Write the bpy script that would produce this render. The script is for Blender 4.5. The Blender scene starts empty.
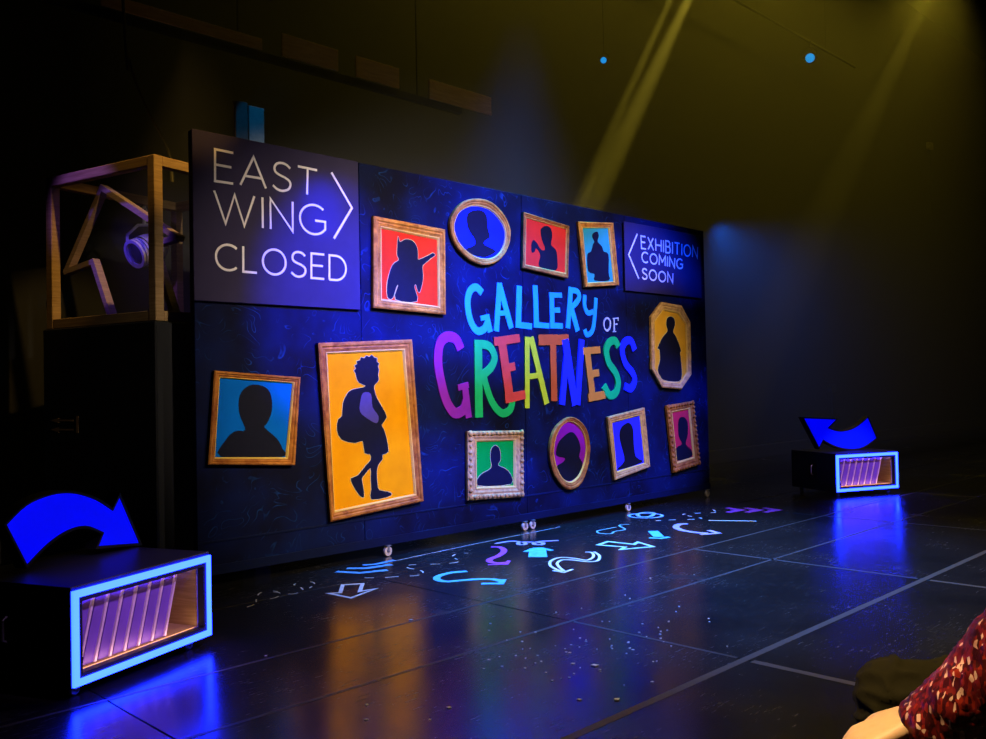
import bpy, bmesh, math, random
from mathutils import Vector, Matrix, geometry
random.seed(7)
SC = bpy.context.scene
COL = SC.collection

# ------------------------------------------------------------------ camera
FPX, CAMH = 900.0, 1.3
PITCH, ROLL = math.atan(17.5 / 900), 0.02
F = Vector((0, math.cos(PITCH), math.sin(PITCH)))
R0 = Vector((1, 0, 0)); U0 = Vector((0, -math.sin(PITCH), math.cos(PITCH)))
RT = R0 * math.cos(ROLL) - U0 * math.sin(ROLL)
UP = U0 * math.cos(ROLL) + R0 * math.sin(ROLL)
CAM = Vector((0, 0, CAMH))
cd = bpy.data.cameras.new('camera'); cam = bpy.data.objects.new('camera', cd); COL.objects.link(cam)
cd.sensor_fit = 'HORIZONTAL'; cd.sensor_width = 36; cd.lens = 36 * FPX / 986; cd.clip_start = 0.05; cd.clip_end = 100
M = Matrix.Identity(4)
for i in range(3):
    M[i][0] = RT[i]; M[i][1] = UP[i]; M[i][2] = -F[i]; M[i][3] = CAM[i]
cam.matrix_world = M
SC.camera = cam

# ------------------------------------------------------------------ world, exposure
w = bpy.data.worlds.new('dark_house'); SC.world = w; w.use_nodes = True
w.node_tree.nodes['Background'].inputs[0].default_value = (0.25, 0.3, 1, 1)
w.node_tree.nodes['Background'].inputs[1].default_value = 0.0
vs = SC.view_settings
vs.view_transform = 'Standard'; vs.look = 'None'; vs.exposure = 0.0; vs.gamma = 1.0; vs.use_curve_mapping = False
SC.cycles.use_denoising = True
SC.cycles.max_bounces = 6; SC.cycles.volume_bounces = 0; SC.cycles.caustics_reflective = False

# stage axes: the display wall stands along D, its printed face looks along N (towards the house)
A = Vector((-1.9654, 5.9349, 0)); ANG = math.radians(44.959)
D = Vector((math.cos(ANG), math.sin(ANG), 0)); N = Vector((D.y, -D.x, 0)); Z = Vector((0, 0, 1))
WL, WH = 6.255, 3.05
def stage(s, t, z=0.0): return A + D * s + N * t + Z * z
def ray(x, y): return F + RT * ((x - 493) / FPX) + UP * ((369.5 - y) / FPX)
def on_floor(x, y, z=0.0):
    q = ray(x, y); return CAM + q * ((z - CAMH) / q.z)
def on_plane(x, y, P, d):
    """point of the photograph on a vertical plane through P along d -> (along, height)"""
    n = Vector((d.y, -d.x, 0)); q = ray(x, y)
    p = CAM + q * ((P - CAM).dot(n) / q.dot(n))
    return ((p - P).dot(d), p.z)
def on_wall(x, y, t=0.0): return on_plane(x, y, A + N * t, D)

# ------------------------------------------------------------------ stage lights
def spot(name, pos, target, color, power, angle, blend=0.4, size=0.05, gobo=None):
    l = bpy.data.lights.new(name, 'SPOT'); l.color = color; l.energy = power
    l.spot_size = math.radians(angle); l.spot_blend = blend; l.shadow_soft_size = size
    o = bpy.data.objects.new(name, l); COL.objects.link(o); o.location = pos
    o.rotation_euler = (Vector(target) - Vector(pos)).to_track_quat('-Z', 'Y').to_euler()
    if gobo:                                   # breakup gobo of the lantern
        l.use_nodes = True; nt = l.node_tree; em = nt.nodes['Emission']
        tc = nt.nodes.new('ShaderNodeTexCoord'); mp = nt.nodes.new('ShaderNodeMapping')
        mp.inputs['Scale'].default_value = gobo[0]
        mp.inputs['Location'].default_value = gobo[3] if len(gobo) > 3 else (0, 0, 0)
        no = nt.nodes.new('ShaderNodeTexNoise'); no.inputs['Scale'].default_value = 1.0; no.inputs['Detail'].default_value = 1.0
        cr = nt.nodes.new('ShaderNodeMapRange'); cr.inputs[1].default_value = gobo[1]; cr.inputs[2].default_value = gobo[2]
        cr.inputs[3].default_value = 0.02; cr.inputs[4].default_value = 1.0
        nt.links.new(tc.outputs['Normal'], mp.inputs[0]); nt.links.new(mp.outputs[0], no.inputs['Vector'])
        nt.links.new(no.outputs[0], cr.inputs[0]); nt.links.new(cr.outputs[0], em.inputs['Strength'])
    return o
spot('house_profile_spot', stage(3.3, 7.0, 5.2), stage(3.1, 0, 1.2), (1.0, 0.86, 0.66), 2100, 45, 0.6)
spot('house_profile_spot', stage(0.8, 6.0, 4.6), stage(1.2, 0, 1.75), (1.0, 0.84, 0.64), 1000, 29, 0.7)
spot('blue_breakup_spot', stage(2.2, 4.6, 5.4), stage(2.7, 0, 1.55), (0.001, 0.05, 1.0), 16000, 36, 0.9, 0.05, ((2.2, 7.0, 2.0), 0.42, 0.62, (0.3, 0.15, 0)))
spot('blue_breakup_spot', stage(5.6, 4.0, 5.4), stage(4.9, 0, 1.5), (0.002, 0.05, 1.0), 8000, 36, 0.9, 0.05, ((2.2, 6.0, 2.0), 0.40, 0.62, (1.3, 0.4, 0)))
spot('blue_streak_spot', stage(1.4, 4.6, 5.4), stage(1.15, 0, 2.0), (0.0, 0.012, 1.0), 12000, 17, 1.0)
spot('blue_streak_spot', stage(1.4, 4.6, 5.4), stage(1.0, 0, 2.62), (0.001, 0.02, 1.0), 6500, 5, 1.0)
spot('cyan_back_spot', stage(3.6, 0.35, 6.2), stage(3.1, 1.5, 0), (0.0, 0.2, 1.0), 10000, 54, 1.0, 0.15)
spot('yellow_wash_spot', stage(5.5, -0.8, 8.6), stage(5.5, -0.9, 0), (1.0, 0.72, 0.04), 170, 150, 1.0, 0.2)
spot('yellow_wash_spot', stage(10.5, -0.8, 9.4), stage(10.5, -0.9, 0), (1.0, 0.72, 0.04), 250, 150, 1.0, 0.2)
spot('yellow_wash_spot', stage(16.0, -0.8, 9.4), stage(16, -0.9, 0), (1.0, 0.72, 0.04), 120, 150, 1.0, 0.2)
spot('amber_floor_spot', stage(6.5, 5.5, 7.5), stage(3.0, 4.2, 0), (1.0, 0.66, 0.12), 2200, 60, 1.0, 0.2)
hs, he = on_wall(716, 225, -1.0), on_wall(775, 330, -1.0)
spot('blue_haze_spot', stage(hs[0], -1.0, hs[1]), stage(he[0], -1.0, he[1]), (0.0, 0.14, 1.0), 170, 110, 1.0, 0.1)
spot('warm_house_light', (-0.6, 0.9, 4.2), (0.85, 1.5, 0.75), (1.0, 0.74, 0.30), 1100, 26, 0.6, 0.08)
spot('added_crate_spot', (2.6, 2.2, 4.5), (-1.6, 4.3, 0.28), (0.66, 0.38, 1.0), 1100, 11, 0.6, 0.05)  # added violet fill for each crate front, to light the boards evenly
spot('added_crate_spot', (6.5, 4.5, 5.5), (4.2, 10.2, 0.28), (0.66, 0.38, 1.0), 2600, 9, 0.6, 0.05)
spot('blue_side_spot', (-2.5, 3.5, 2.95), (-2.88, 7.36, 2.48), (0.06, 0.03, 1.0), 500, 4, 0.4, 0.03)
spot('amber_side_spot', (-0.4, 4.6, 5.2), (-2.5, 6.45, 2.7), (1.0, 0.6, 0.14), 420, 17, 0.6, 0.05)
spot('violet_side_spot', (-3.6, 4.9, 3.3), (-2.6, 7.0, 2.35), (0.22, 0.1, 1.0), 90, 28, 0.5, 0.05)

# ------------------------------------------------------------------ materials
MATS = {}
def new_mat(name):
    m = bpy.data.materials.new(name); m.use_nodes = True
    return m, m.node_tree, m.node_tree.nodes['Principled BSDF']
def mat(name, col, rough=0.55, var=0.12, scale=25.0, metal=0.0, emit=None, strength=0.0, bump=0.0, spec=0.5):
    if name in MATS: return MATS[name]
    m, nt, b = new_mat(name)
    tc = nt.nodes.new('ShaderNodeTexCoord'); no = nt.nodes.new('ShaderNodeTexNoise')
    no.inputs['Scale'].default_value = scale; no.inputs['Detail'].default_value = 5
    nt.links.new(tc.outputs['Object'], no.inputs['Vector'])
    mx = nt.nodes.new('ShaderNodeMix'); mx.data_type = 'RGBA'
    mx.inputs[6].default_value = (*[max(0, c * (1 - var * 2)) for c in col], 1)
    mx.inputs[7].default_value = (*[min(1, c * (1 + var * 2)) for c in col], 1)
    nt.links.new(no.outputs[0], mx.inputs[0]); nt.links.new(mx.outputs[2], b.inputs['Base Color'])
    b.inputs['Roughness'].default_value = rough; b.inputs['Metallic'].default_value = metal
    b.inputs['Specular IOR Level'].default_value = spec
    if emit:
        b.inputs['Emission Color'].default_value = (*emit, 1); b.inputs['Emission Strength'].default_value = strength
    if bump:
        bp = nt.nodes.new('ShaderNodeBump'); bp.inputs['Strength'].default_value = bump; bp.inputs['Distance'].default_value = 0.01
        nt.links.new(no.outputs[0], bp.inputs['Height']); nt.links.new(bp.outputs[0], b.inputs['Normal'])
    MATS[name] = m
    return m

def m_vinyl():
    m, nt, b = new_mat('black_dance_vinyl'); L = nt.links
    tc = nt.nodes.new('ShaderNodeTexCoord')
    mp = nt.nodes.new('ShaderNodeMapping'); mp.inputs['Rotation'].default_value = (0, 0, -ANG); mp.inputs['Scale'].default_value = (2.0, 14.0, 1)
    L.new(tc.outputs['Object'], mp.inputs[0])
    n1 = nt.nodes.new('ShaderNodeTexNoise'); n1.inputs['Scale'].default_value = 4.5; n1.inputs['Detail'].default_value = 9; n1.inputs['Roughness'].default_value = 0.75
    L.new(mp.outputs[0], n1.inputs['Vector'])
    n2 = nt.nodes.new('ShaderNodeTexNoise'); n2.inputs['Scale'].default_value = 1.6; n2.inputs['Detail'].default_value = 6
    L.new(tc.outputs['Object'], n2.inputs['Vector'])
    # scuffs: short pale streaks
    r1 = nt.nodes.new('ShaderNodeMapRange'); r1.inputs[1].default_value = 0.56; r1.inputs[2].default_value = 0.76
    L.new(n1.outputs[0], r1.inputs[0])
    mx = nt.nodes.new('ShaderNodeMix'); mx.data_type = 'RGBA'
    mx.inputs[6].default_value = (0.008, 0.0075, 0.007, 1); mx.inputs[7].default_value = (0.10, 0.085, 0.06, 1)
    L.new(r1.outputs[0], mx.inputs[0]); L.new(mx.outputs[2], b.inputs['Base Color'])
    r2 = nt.nodes.new('ShaderNodeMapRange'); r2.inputs[1].default_value = 0.35; r2.inputs[2].default_value = 0.7
    r2.inputs[3].default_value = 0.19; r2.inputs[4].default_value = 0.28
    L.new(n2.outputs[0], r2.inputs[0])
    ma = nt.nodes.new('ShaderNodeMath'); ma.operation = 'MULTIPLY_ADD'; ma.inputs[1].default_value = 0.13
    L.new(r1.outputs[0], ma.inputs[0]); L.new(r2.outputs[0], ma.inputs[2]); L.new(ma.outputs[0], b.inputs['Roughness'])
    bp = nt.nodes.new('ShaderNodeBump'); bp.inputs['Strength'].default_value = 0.07; bp.inputs['Distance'].default_value = 0.003
    L.new(n1.outputs[0], bp.inputs['Height']); L.new(bp.outputs[0], b.inputs['Normal'])
    b.inputs['Specular IOR Level'].default_value = 1.0
    return m

def m_print():
    """navy printed panel covered in loose painted doodles"""
    m, nt, b = new_mat('navy_doodle_print'); L = nt.links
    tc = nt.nodes.new('ShaderNodeTexCoord')
    n0 = nt.nodes.new('ShaderNodeTexNoise'); n0.inputs['Scale'].default_value = 2.2; n0.inputs['Detail'].default_value = 3
    L.new(tc.outputs['Object'], n0.inputs['Vector'])
    # squiggles: iso-lines of a warped noise, present only in patches
    n1 = nt.nodes.new('ShaderNodeTexNoise'); n1.inputs['Scale'].default_value = 4.5; n1.inputs['Detail'].default_value = 0.5; n1.inputs['Distortion'].default_value = 1.6
    L.new(tc.outputs['Object'], n1.inputs['Vector'])
    mm = nt.nodes.new('ShaderNodeMath'); mm.operation = 'PINGPONG'; mm.inputs[1].default_value = 0.09; L.new(n1.outputs[0], mm.inputs[0])
    r1 = nt.nodes.new('ShaderNodeMapRange'); r1.inputs[1].default_value = 0.012; r1.inputs[2].default_value = 0.004; L.new(mm.outputs[0], r1.inputs[0])
    n2 = nt.nodes.new('ShaderNodeTexNoise'); n2.inputs['Scale'].default_value = 6; n2.inputs['Detail'].default_value = 4; L.new(tc.outputs['Object'], n2.inputs['Vector'])
    r2 = nt.nodes.new('ShaderNodeMapRange'); r2.inputs[1].default_value = 0.48; r2.inputs[2].default_value = 0.62; L.new(n2.outputs[0], r2.inputs[0])
    pr = nt.nodes.new('ShaderNodeMath'); pr.operation = 'MULTIPLY'; L.new(r1.outputs[0], pr.inputs[0]); L.new(r2.outputs[0], pr.inputs[1])
    c0 = nt.nodes.new('ShaderNodeValToRGB'); e = c0.color_ramp.elements
    e[0].position = 0.35; e[0].color = (0.003, 0.003, 0.012, 1); e[1].position = 0.7; e[1].color = (0.003, 0.008, 0.055, 1)
    L.new(n0.outputs[0], c0.inputs[0])
    mx = nt.nodes.new('ShaderNodeMix'); mx.data_type = 'RGBA'; L.new(pr.outputs[0], mx.inputs[0]); L.new(c0.outputs[0], mx.inputs[6])
    mx.inputs[7].default_value = (0.006, 0.03, 0.12, 1)
    L.new(mx.outputs[2], b.inputs['Base Color']); b.inputs['Roughness'].default_value = 0.7; b.inputs['Specular IOR Level'].default_value = 0.08
    return m

def m_sequin():
    m, nt, b = new_mat('red_sequin_lace'); L = nt.links
    tc = nt.nodes.new('ShaderNodeTexCoord')
    mp = nt.nodes.new('ShaderNodeMapping'); mp.inputs['Rotation'].default_value = (0.2, 0.7, 0.3); mp.inputs['Scale'].default_value = (1, 1, 0.5)
    L.new(tc.outputs['Object'], mp.inputs[0])
    v = nt.nodes.new('ShaderNodeTexVoronoi'); v.inputs['Scale'].default_value = 190; L.new(mp.outputs[0], v.inputs['Vector'])
    sp = nt.nodes.new('ShaderNodeSeparateColor'); L.new(v.outputs['Color'], sp.inputs[0])
    cr = nt.nodes.new('ShaderNodeValToRGB'); cr.color_ramp.interpolation = 'CONSTANT'; e = cr.color_ramp.elements
    e[0].position = 0; e[0].color = (0.05, 0.004, 0.006, 1); e[1].position = 0.35; e[1].color = (0.14, 0.008, 0.01, 1)
    k = e.new(0.68); k.color = (0.26, 0.018, 0.01, 1); k = e.new(0.91); k.color = (0.75, 0.42, 0.36, 1)
    L.new(sp.outputs[0], cr.inputs[0])
    n2 = nt.nodes.new('ShaderNodeTexNoise'); n2.inputs['Scale'].default_value = 22; n2.inputs['Detail'].default_value = 3; L.new(tc.outputs['Object'], n2.inputs['Vector'])
    mx = nt.nodes.new('ShaderNodeMix'); mx.data_type = 'RGBA'; mx.blend_type = 'MULTIPLY'; mx.inputs[0].default_value = 0.8
    L.new(cr.outputs[0], mx.inputs[6]); 
    cr2 = nt.nodes.new('ShaderNodeValToRGB'); cr2.color_ramp.elements[0].position = 0.38; cr2.color_ramp.elements[0].color = (0.25, 0.2, 0.2, 1); cr2.color_ramp.elements[1].position = 0.55
    L.new(n2.outputs[0], cr2.inputs[0]); L.new(cr2.outputs[0], mx.inputs[7])
    L.new(mx.outputs[2], b.inputs['Base Color']); b.inputs['Roughness'].default_value = 0.4; b.inputs['Specular IOR Level'].default_value = 0.25
    bp = nt.nodes.new('ShaderNodeBump'); bp.inputs['Strength'].default_value = 0.7; bp.inputs['Distance'].default_value = 0.006
    L.new(sp.outputs[1], bp.inputs['Height']); L.new(bp.outputs[0], b.inputs['Normal'])
    return m

def m_wood(name, c0, c1, scale=(1, 1, 14)):
    m, nt, b = new_mat(name); L = nt.links
    tc = nt.nodes.new('ShaderNodeTexCoord'); mp = nt.nodes.new('ShaderNodeMapping'); mp.inputs['Scale'].default_value = scale
    no = nt.nodes.new('ShaderNodeTexNoise'); no.inputs['Scale'].default_value = 5; no.inputs['Detail'].default_value = 6; no.inputs['Distortion'].default_value = 0.6
    L.new(tc.outputs['Object'], mp.inputs[0]); L.new(mp.outputs[0], no.inputs['Vector'])
    cr = nt.nodes.new('ShaderNodeValToRGB'); cr.color_ramp.elements[0].position = 0.3; cr.color_ramp.elements[0].color = (*c0, 1)
    cr.color_ramp.elements[1].position = 0.7; cr.color_ramp.elements[1].color = (*c1, 1)
    L.new(no.outputs[0], cr.inputs[0]); L.new(cr.outputs[0], b.inputs['Base Color']); b.inputs['Roughness'].default_value = 0.6; b.inputs['Specular IOR Level'].default_value = 0.12
    return m

VINYL, PRINT, SEQUIN = m_vinyl(), m_print(), m_sequin()
TIMBER = m_wood('pale_stage_timber', (0.32, 0.19, 0.08), (0.5, 0.32, 0.15))
PLY = m_wood('warm_plywood', (0.36, 0.2, 0.08), (0.55, 0.34, 0.16))
GOLD = m_wood('antique_gold_frame', (0.3, 0.09, 0.008), (0.72, 0.28, 0.03), (3, 3, 3))
BRONZE = m_wood('red_brown_frame', (0.24, 0.06, 0.01), (0.55, 0.2, 0.03), (3, 3, 3))
SILVER = m_wood('pale_carved_frame', (0.35, 0.16, 0.04), (0.72, 0.4, 0.1), (4, 4, 4))
BLACK = mat('black_paint', (0.012, 0.012, 0.014), 0.5)
BLACKMETAL = mat('black_metal', (0.02, 0.02, 0.022), 0.4, metal=0.6)
STEEL = mat('worn_steel', (0.45, 0.43, 0.4), 0.4, metal=0.8)

# ------------------------------------------------------------------ mesh helpers
def smooth(pts, n=4, closed=True):
    out = []; k = len(pts); rng = range(k if closed else k - 1)
    P = lambda i: Vector(pts[i % k]) if closed else Vector(pts[max(0, min(k - 1, i))])
    for i in rng:
        p0, p1, p2, p3 = P(i - 1), P(i), P(i + 1), P(i + 2)
        for j in range(n):
            t = j / n
            out.append(tuple(0.5 * ((2 * p1) + (p2 - p0) * t + (2 * p0 - 5 * p1 + 4 * p2 - p3) * t * t + (3 * p1 - p0 - 3 * p2 + p3) * t ** 3)))
    if not closed: out.append(tuple(pts[-1]))
    return out

class MB:
    """collects shapes; fn maps (along, up, proud) or (x, y, z) to local coordinates"""
    def __init__(self, fn=None):
        self.bm = bmesh.new(); self.fn = fn or (lambda a, b, c: (a, b, c))
    def v(self, a, b, c): return self.bm.verts.new(self.fn(a, b, c))
    def face(self, vs):
        try: return self.bm.faces.new(vs)
        except ValueError: return None
    def box(self, x0, x1, y0, y1, z0, z1, bevel=0.0):
        b2 = bmesh.new()
        c = [b2.verts.new((x, y, z)) for x in (x0, x1) for y in (y0, y1) for z in (z0, z1)]
        for f in ((0, 1, 3, 2), (4, 6, 7, 5), (0, 4, 5, 1), (2, 3, 7, 6), (0, 2, 6, 4), (1, 5, 7, 3)): b2.faces.new([c[i] for i in f])
        if bevel: bmesh.ops.bevel(b2, geom=b2.edges[:], offset=bevel, segments=1, affect='EDGES', clamp_overlap=True)
        self.merge(b2); return self
    def merge(self, b2, mtx=None):
        mp = {}
        for q in b2.verts:
            p = mtx @ q.co if mtx else q.co
            mp[q] = self.v(*p)
        for f in b2.faces: self.face([mp[q] for q in f.verts])
        b2.free()
    def prism(self, pts, z0, z1):
        lo = [self.v(p[0], p[1], z0) for p in pts]; hi = [self.v(p[0], p[1], z1) for p in pts]
        k = len(pts)
        for tri in geometry.tessellate_polygon([[Vector((p[0], p[1], 0)) for p in pts]]):
            self.face([hi[i] for i in tri]); self.face([lo[i] for i in reversed(tri)])
        for i in range(k): self.face([lo[i], lo[(i + 1) % k], hi[(i + 1) % k], hi[i]])
        return self
    def ribbon(self, pts, wd, z0, z1, closed=False):
        P = [Vector((p[0], p[1])) for p in pts]; k = len(P); Ls, Rs = [], []
        for i in range(k):
            if closed: a, b = P[i] - P[i - 1], P[(i + 1) % k] - P[i]
            else: a, b = (P[i] - P[i - 1] if i else P[1] - P[0]), (P[i + 1] - P[i] if i < k - 1 else P[-1] - P[-2])
            if a.length < 1e-7: a = b
            if b.length < 1e-7: b = a
            a = a.normalized(); b = b.normalized()
            t = (a + b); t = t.normalized() if t.length > 1e-4 else a
            nn = Vector((-t.y, t.x)); c = max(0.45, nn.dot(Vector((-a.y, a.x))))
            ww = (wd[i] if isinstance(wd, (list, tuple)) else wd) / 2 / c
            Ls.append(P[i] + nn * ww); Rs.append(P[i] - nn * ww)
        rings = [[self.v(*Ls[i], z0), self.v(*Rs[i], z0), self.v(*Rs[i], z1), self.v(*Ls[i], z1)] for i in range(k)]
        for i in range(k if closed else k - 1):
            a, b = rings[i], rings[(i + 1) % k]
            for j in range(4): self.face([a[j], a[(j + 1) % 4], b[(j + 1) % 4], b[j]])
        if not closed: self.face(rings[0][::-1]); self.face(rings[-1])
        return self
    def loops(self, rings, closed_ring=True, cap=False):
        R = [[self.v(*p) for p in r] for r in rings]; k = len(R[0])
        for a, b in zip(R, R[1:]):
            for j in range(k if closed_ring else k - 1): self.face([a[j], a[(j + 1) % k], b[(j + 1) % k], b[j]])
        if cap: self.face(R[0][::-1]); self.face(R[-1])
        return self
    def tube(self, pts, r, seg=10, cap=True):
        P = [Vector(p) for p in pts]; rings = []; ref = None
        for i, p in enumerate(P):
            d = (P[min(i + 1, len(P) - 1)] - P[max(i - 1, 0)]).normalized()
            if ref is None: ref = Vector((0, 0, 1)) if abs(d.z) < 0.9 else Vector((1, 0, 0))
            x = d.cross(ref).normalized(); y = x.cross(d).normalized(); ref = y
            rr = r[i] if isinstance(r, (list, tuple)) else r
            rings.append([tuple(p + x * rr * math.cos(2 * math.pi * j / seg) + y * rr * math.sin(2 * math.pi * j / seg)) for j in range(seg)])
        return self.loops(rings, True, cap)
    def build(self, name, material, parent=None, loc=None, shade=False):
        bmesh.ops.recalc_face_normals(self.bm, faces=self.bm.faces[:])
        me = bpy.data.meshes.new(name); self.bm.to_mesh(me); self.bm.free()
        if shade: me.polygons.foreach_set('use_smooth', [True] * len(me.polygons))
        me.materials.append(material)
        return link(name, me, parent, loc)
def link(name, me, parent=None, loc=None):
    o = bpy.data.objects.new(name, me); COL.objects.link(o)
    if parent: o.parent = parent
    if loc is not None: o.location = loc
    return o
def thing(name, loc, rz, label, cat, group=None):
    o = bpy.data.objects.new(name, None); COL.objects.link(o); o.location = loc; o.rotation_euler = (0, 0, rz)
    o.empty_display_size = 0.1
    return tag(o, label, cat, group)
def tag(o, label, cat, group=None):
    o['label'] = label; o['category'] = cat
    if group: o['group'] = group
    return o
def structure(o): o['kind'] = 'structure'; return o
def copy_tree(o, parent=None):
    c = o.copy(); COL.objects.link(c); c.parent = parent
    for ch in [x for x in o.children]: copy_tree(ch, c)
    return c
def zoom(x0, y0, s): return lambda pts: [(x0 + s * a, y0 + s * b) for a, b in pts]

# ------------------------------------------------------------------ the stage house
T_LINES = [-2.1, -0.55, 0.56, 1.675, 2.34, 3.40, 4.45]
S_LINES = [-5.8, -3.53, -1.26, 1.01, 3.28, 5.55, 7.82, 10.09, 12.36, 16.9, 21.44, 40.0]
fb = MB(); fb.box(-8, 40, -8, 2.15, -0.25, -0.006)
floor = structure(fb.build('floor', BLACK)); floor.location = A; floor.rotation_euler = (0, 0, ANG)
for i in range(len(T_LINES) - 1):
    for j in range(len(S_LINES) - 1):
        off = 0.0 if i < 4 else 0.0
        s0, s1, t0, t1 = S_LINES[j] + off, S_LINES[j + 1] + off, T_LINES[i], T_LINES[i + 1]
        p = MB(); p.box(s0 + .004, s1 - .004, -t1 + .004, -t0 - .004, -0.006, 0.0, 0.0015)
        p.build('floor_panel', VINYL, floor)
TAPE = mat('dull_grey_tape', (0.055, 0.045, 0.028), 0.5, 0.3, 30)
TAPEB = mat('dark_tape', (0.05, 0.052, 0.055), 0.35, 0.3, 30)
for (s0, s1, t0, t1, mm) in [(-2.0, 14, 3.38, 3.42, TAPE), (-2, 12, 1.666, 1.684, TAPEB), (-2, 12, 2.33, 2.35, TAPEB),
                             (3.265, 3.295, 1.69, 3.36, TAPEB), (3.26, 3.3, 3.44, 4.44, TAPE), (0.985, 1.03, 3.44, 4.44, TAPE), (1.0, 1.02, 2.36, 3.36, TAPEB), (5.54, 5.56, 1.69, 3.36, TAPEB)]:
    q = MB(); q.box(s0, s1, -t1, -t0, 0.0002, 0.0012); q.build('seam_tape', mm, floor)

BACK = mat('black_painted_brick_wall', (0.004, 0.0036, 0.003), 0.8, 0.35, 3.0, bump=0.3)
b = MB(); b.box(-8, 40, 2.15, 2.4, -0.006, 10); wb = structure(b.build('wall_back', BACK)); wb.location = A; wb.rotation_euler = (0, 0, ANG)
b = MB(); b.box(-8.25, -8, -8, 2.4, -0.006, 10); o = structure(b.build('wall_left', BACK)); o.location = A; o.rotation_euler = (0, 0, ANG)
b = MB(); b.box(40, 40.25, -8, 2.4, -0.006, 10); o = structure(b.build('wall_right', BACK)); o.location = A; o.rotation_euler = (0, 0, ANG)
b = MB(); b.box(-8, 40, 2.07, 2.15, 0.0, 0.22, 0.01); o = structure(b.build('baseboard_back', mat('scuffed_skirting', (0.03, 0.025, 0.018), 0.6, 0.3))); o.location = A; o.rotation_euler = (0, 0, ANG)

# ------------------------------------------------------------------ display wall
def wfn(u0, v0): return lambda u, v, c: (u - u0, -c, v - v0)
wall = thing('display_wall', stage(0, 0, 0), ANG, 'long navy exhibition display wall with colourful hand-lettered title and framed portraits', 'display wall')
W0 = wfn(0, 0)
SEAMS = [0.0, 1.36, 3.185, 4.74, WL]
for a0, a1 in zip(SEAMS, SEAMS[1:]):
    m = MB(W0); m.box(a0 + .002, a1 - .002, 0.085, WH, -0.06, 0.0, 0.003); m.build('panel', PRINT, wall)
for v0, v1, w1 in ((0.085, 0.15, 0.012), (0.30, 0.315, 0.006)):
    m = MB(W0); m.box(0.0, WL, v0, v1, 0.0005, w1, 0.002); m.build('skirting_rail', mat('navy_rail', (0.003, 0.006, 0.03), 0.6, spec=0.1), wall)
for s_ in (0.3, 2.0, 4.0, 5.9): m = MB(W0); m.box(s_ - .04, s_ + .04, 0.086, WH - 0.1, -0.11, -0.061); m.build('rear_stile', TIMBER, wall)
RUBBER = mat('pale_rubber_wheel', (0.6, 0.48, 0.32), 0.6, spec=0.2)
def caster_meshes():
    m = MB()
    seg = 20
    m.loops([[(r * math.cos(2 * math.pi * j / seg), y, r * math.sin(2 * math.pi * j / seg)) for j in range(seg)] for r, y in ((0.014, -.013), (0.034, -.013), (0.038, -.009), (0.038, .009), (0.034, .013), (0.014, .013), (0.014, -.013))])
    bmesh.ops.recalc_face_normals(m.bm, faces=m.bm.faces[:]); a = bpy.data.meshes.new('wheel'); m.bm.to_mesh(a); a.materials.append(RUBBER)
    m = MB()
    for y in (-.019, .016): m.box(-.010, .010, y, y + .003, -.006, .046)
    m.box(-.022, .022, -.022, .022, .042, .047); m.tube([(0, -.019, 0), (0, .019, 0)], .005)
    bmesh.ops.recalc_face_normals(m.bm, faces=m.bm.faces[:]); c = bpy.data.meshes.new('fork'); m.bm.to_mesh(c); c.materials.append(STEEL)
    return a, c
WHEEL, FORK = caster_meshes()
def caster(parent, loc, scale=1.0):
    w_ = link('caster_wheel', WHEEL, parent, loc); f_ = link('caster_fork', FORK, w_)
    w_.scale = (scale,) * 3
for px, py in ((392, 554), (527, 528), (538, 527), (633, 509), (710, 494)):
    p = on_floor(px, py + 3); s_ = (p - A).dot(D)
    caster(wall, (min(s_, WL - .05), -0.012, 0.0385), 1.0)

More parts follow.
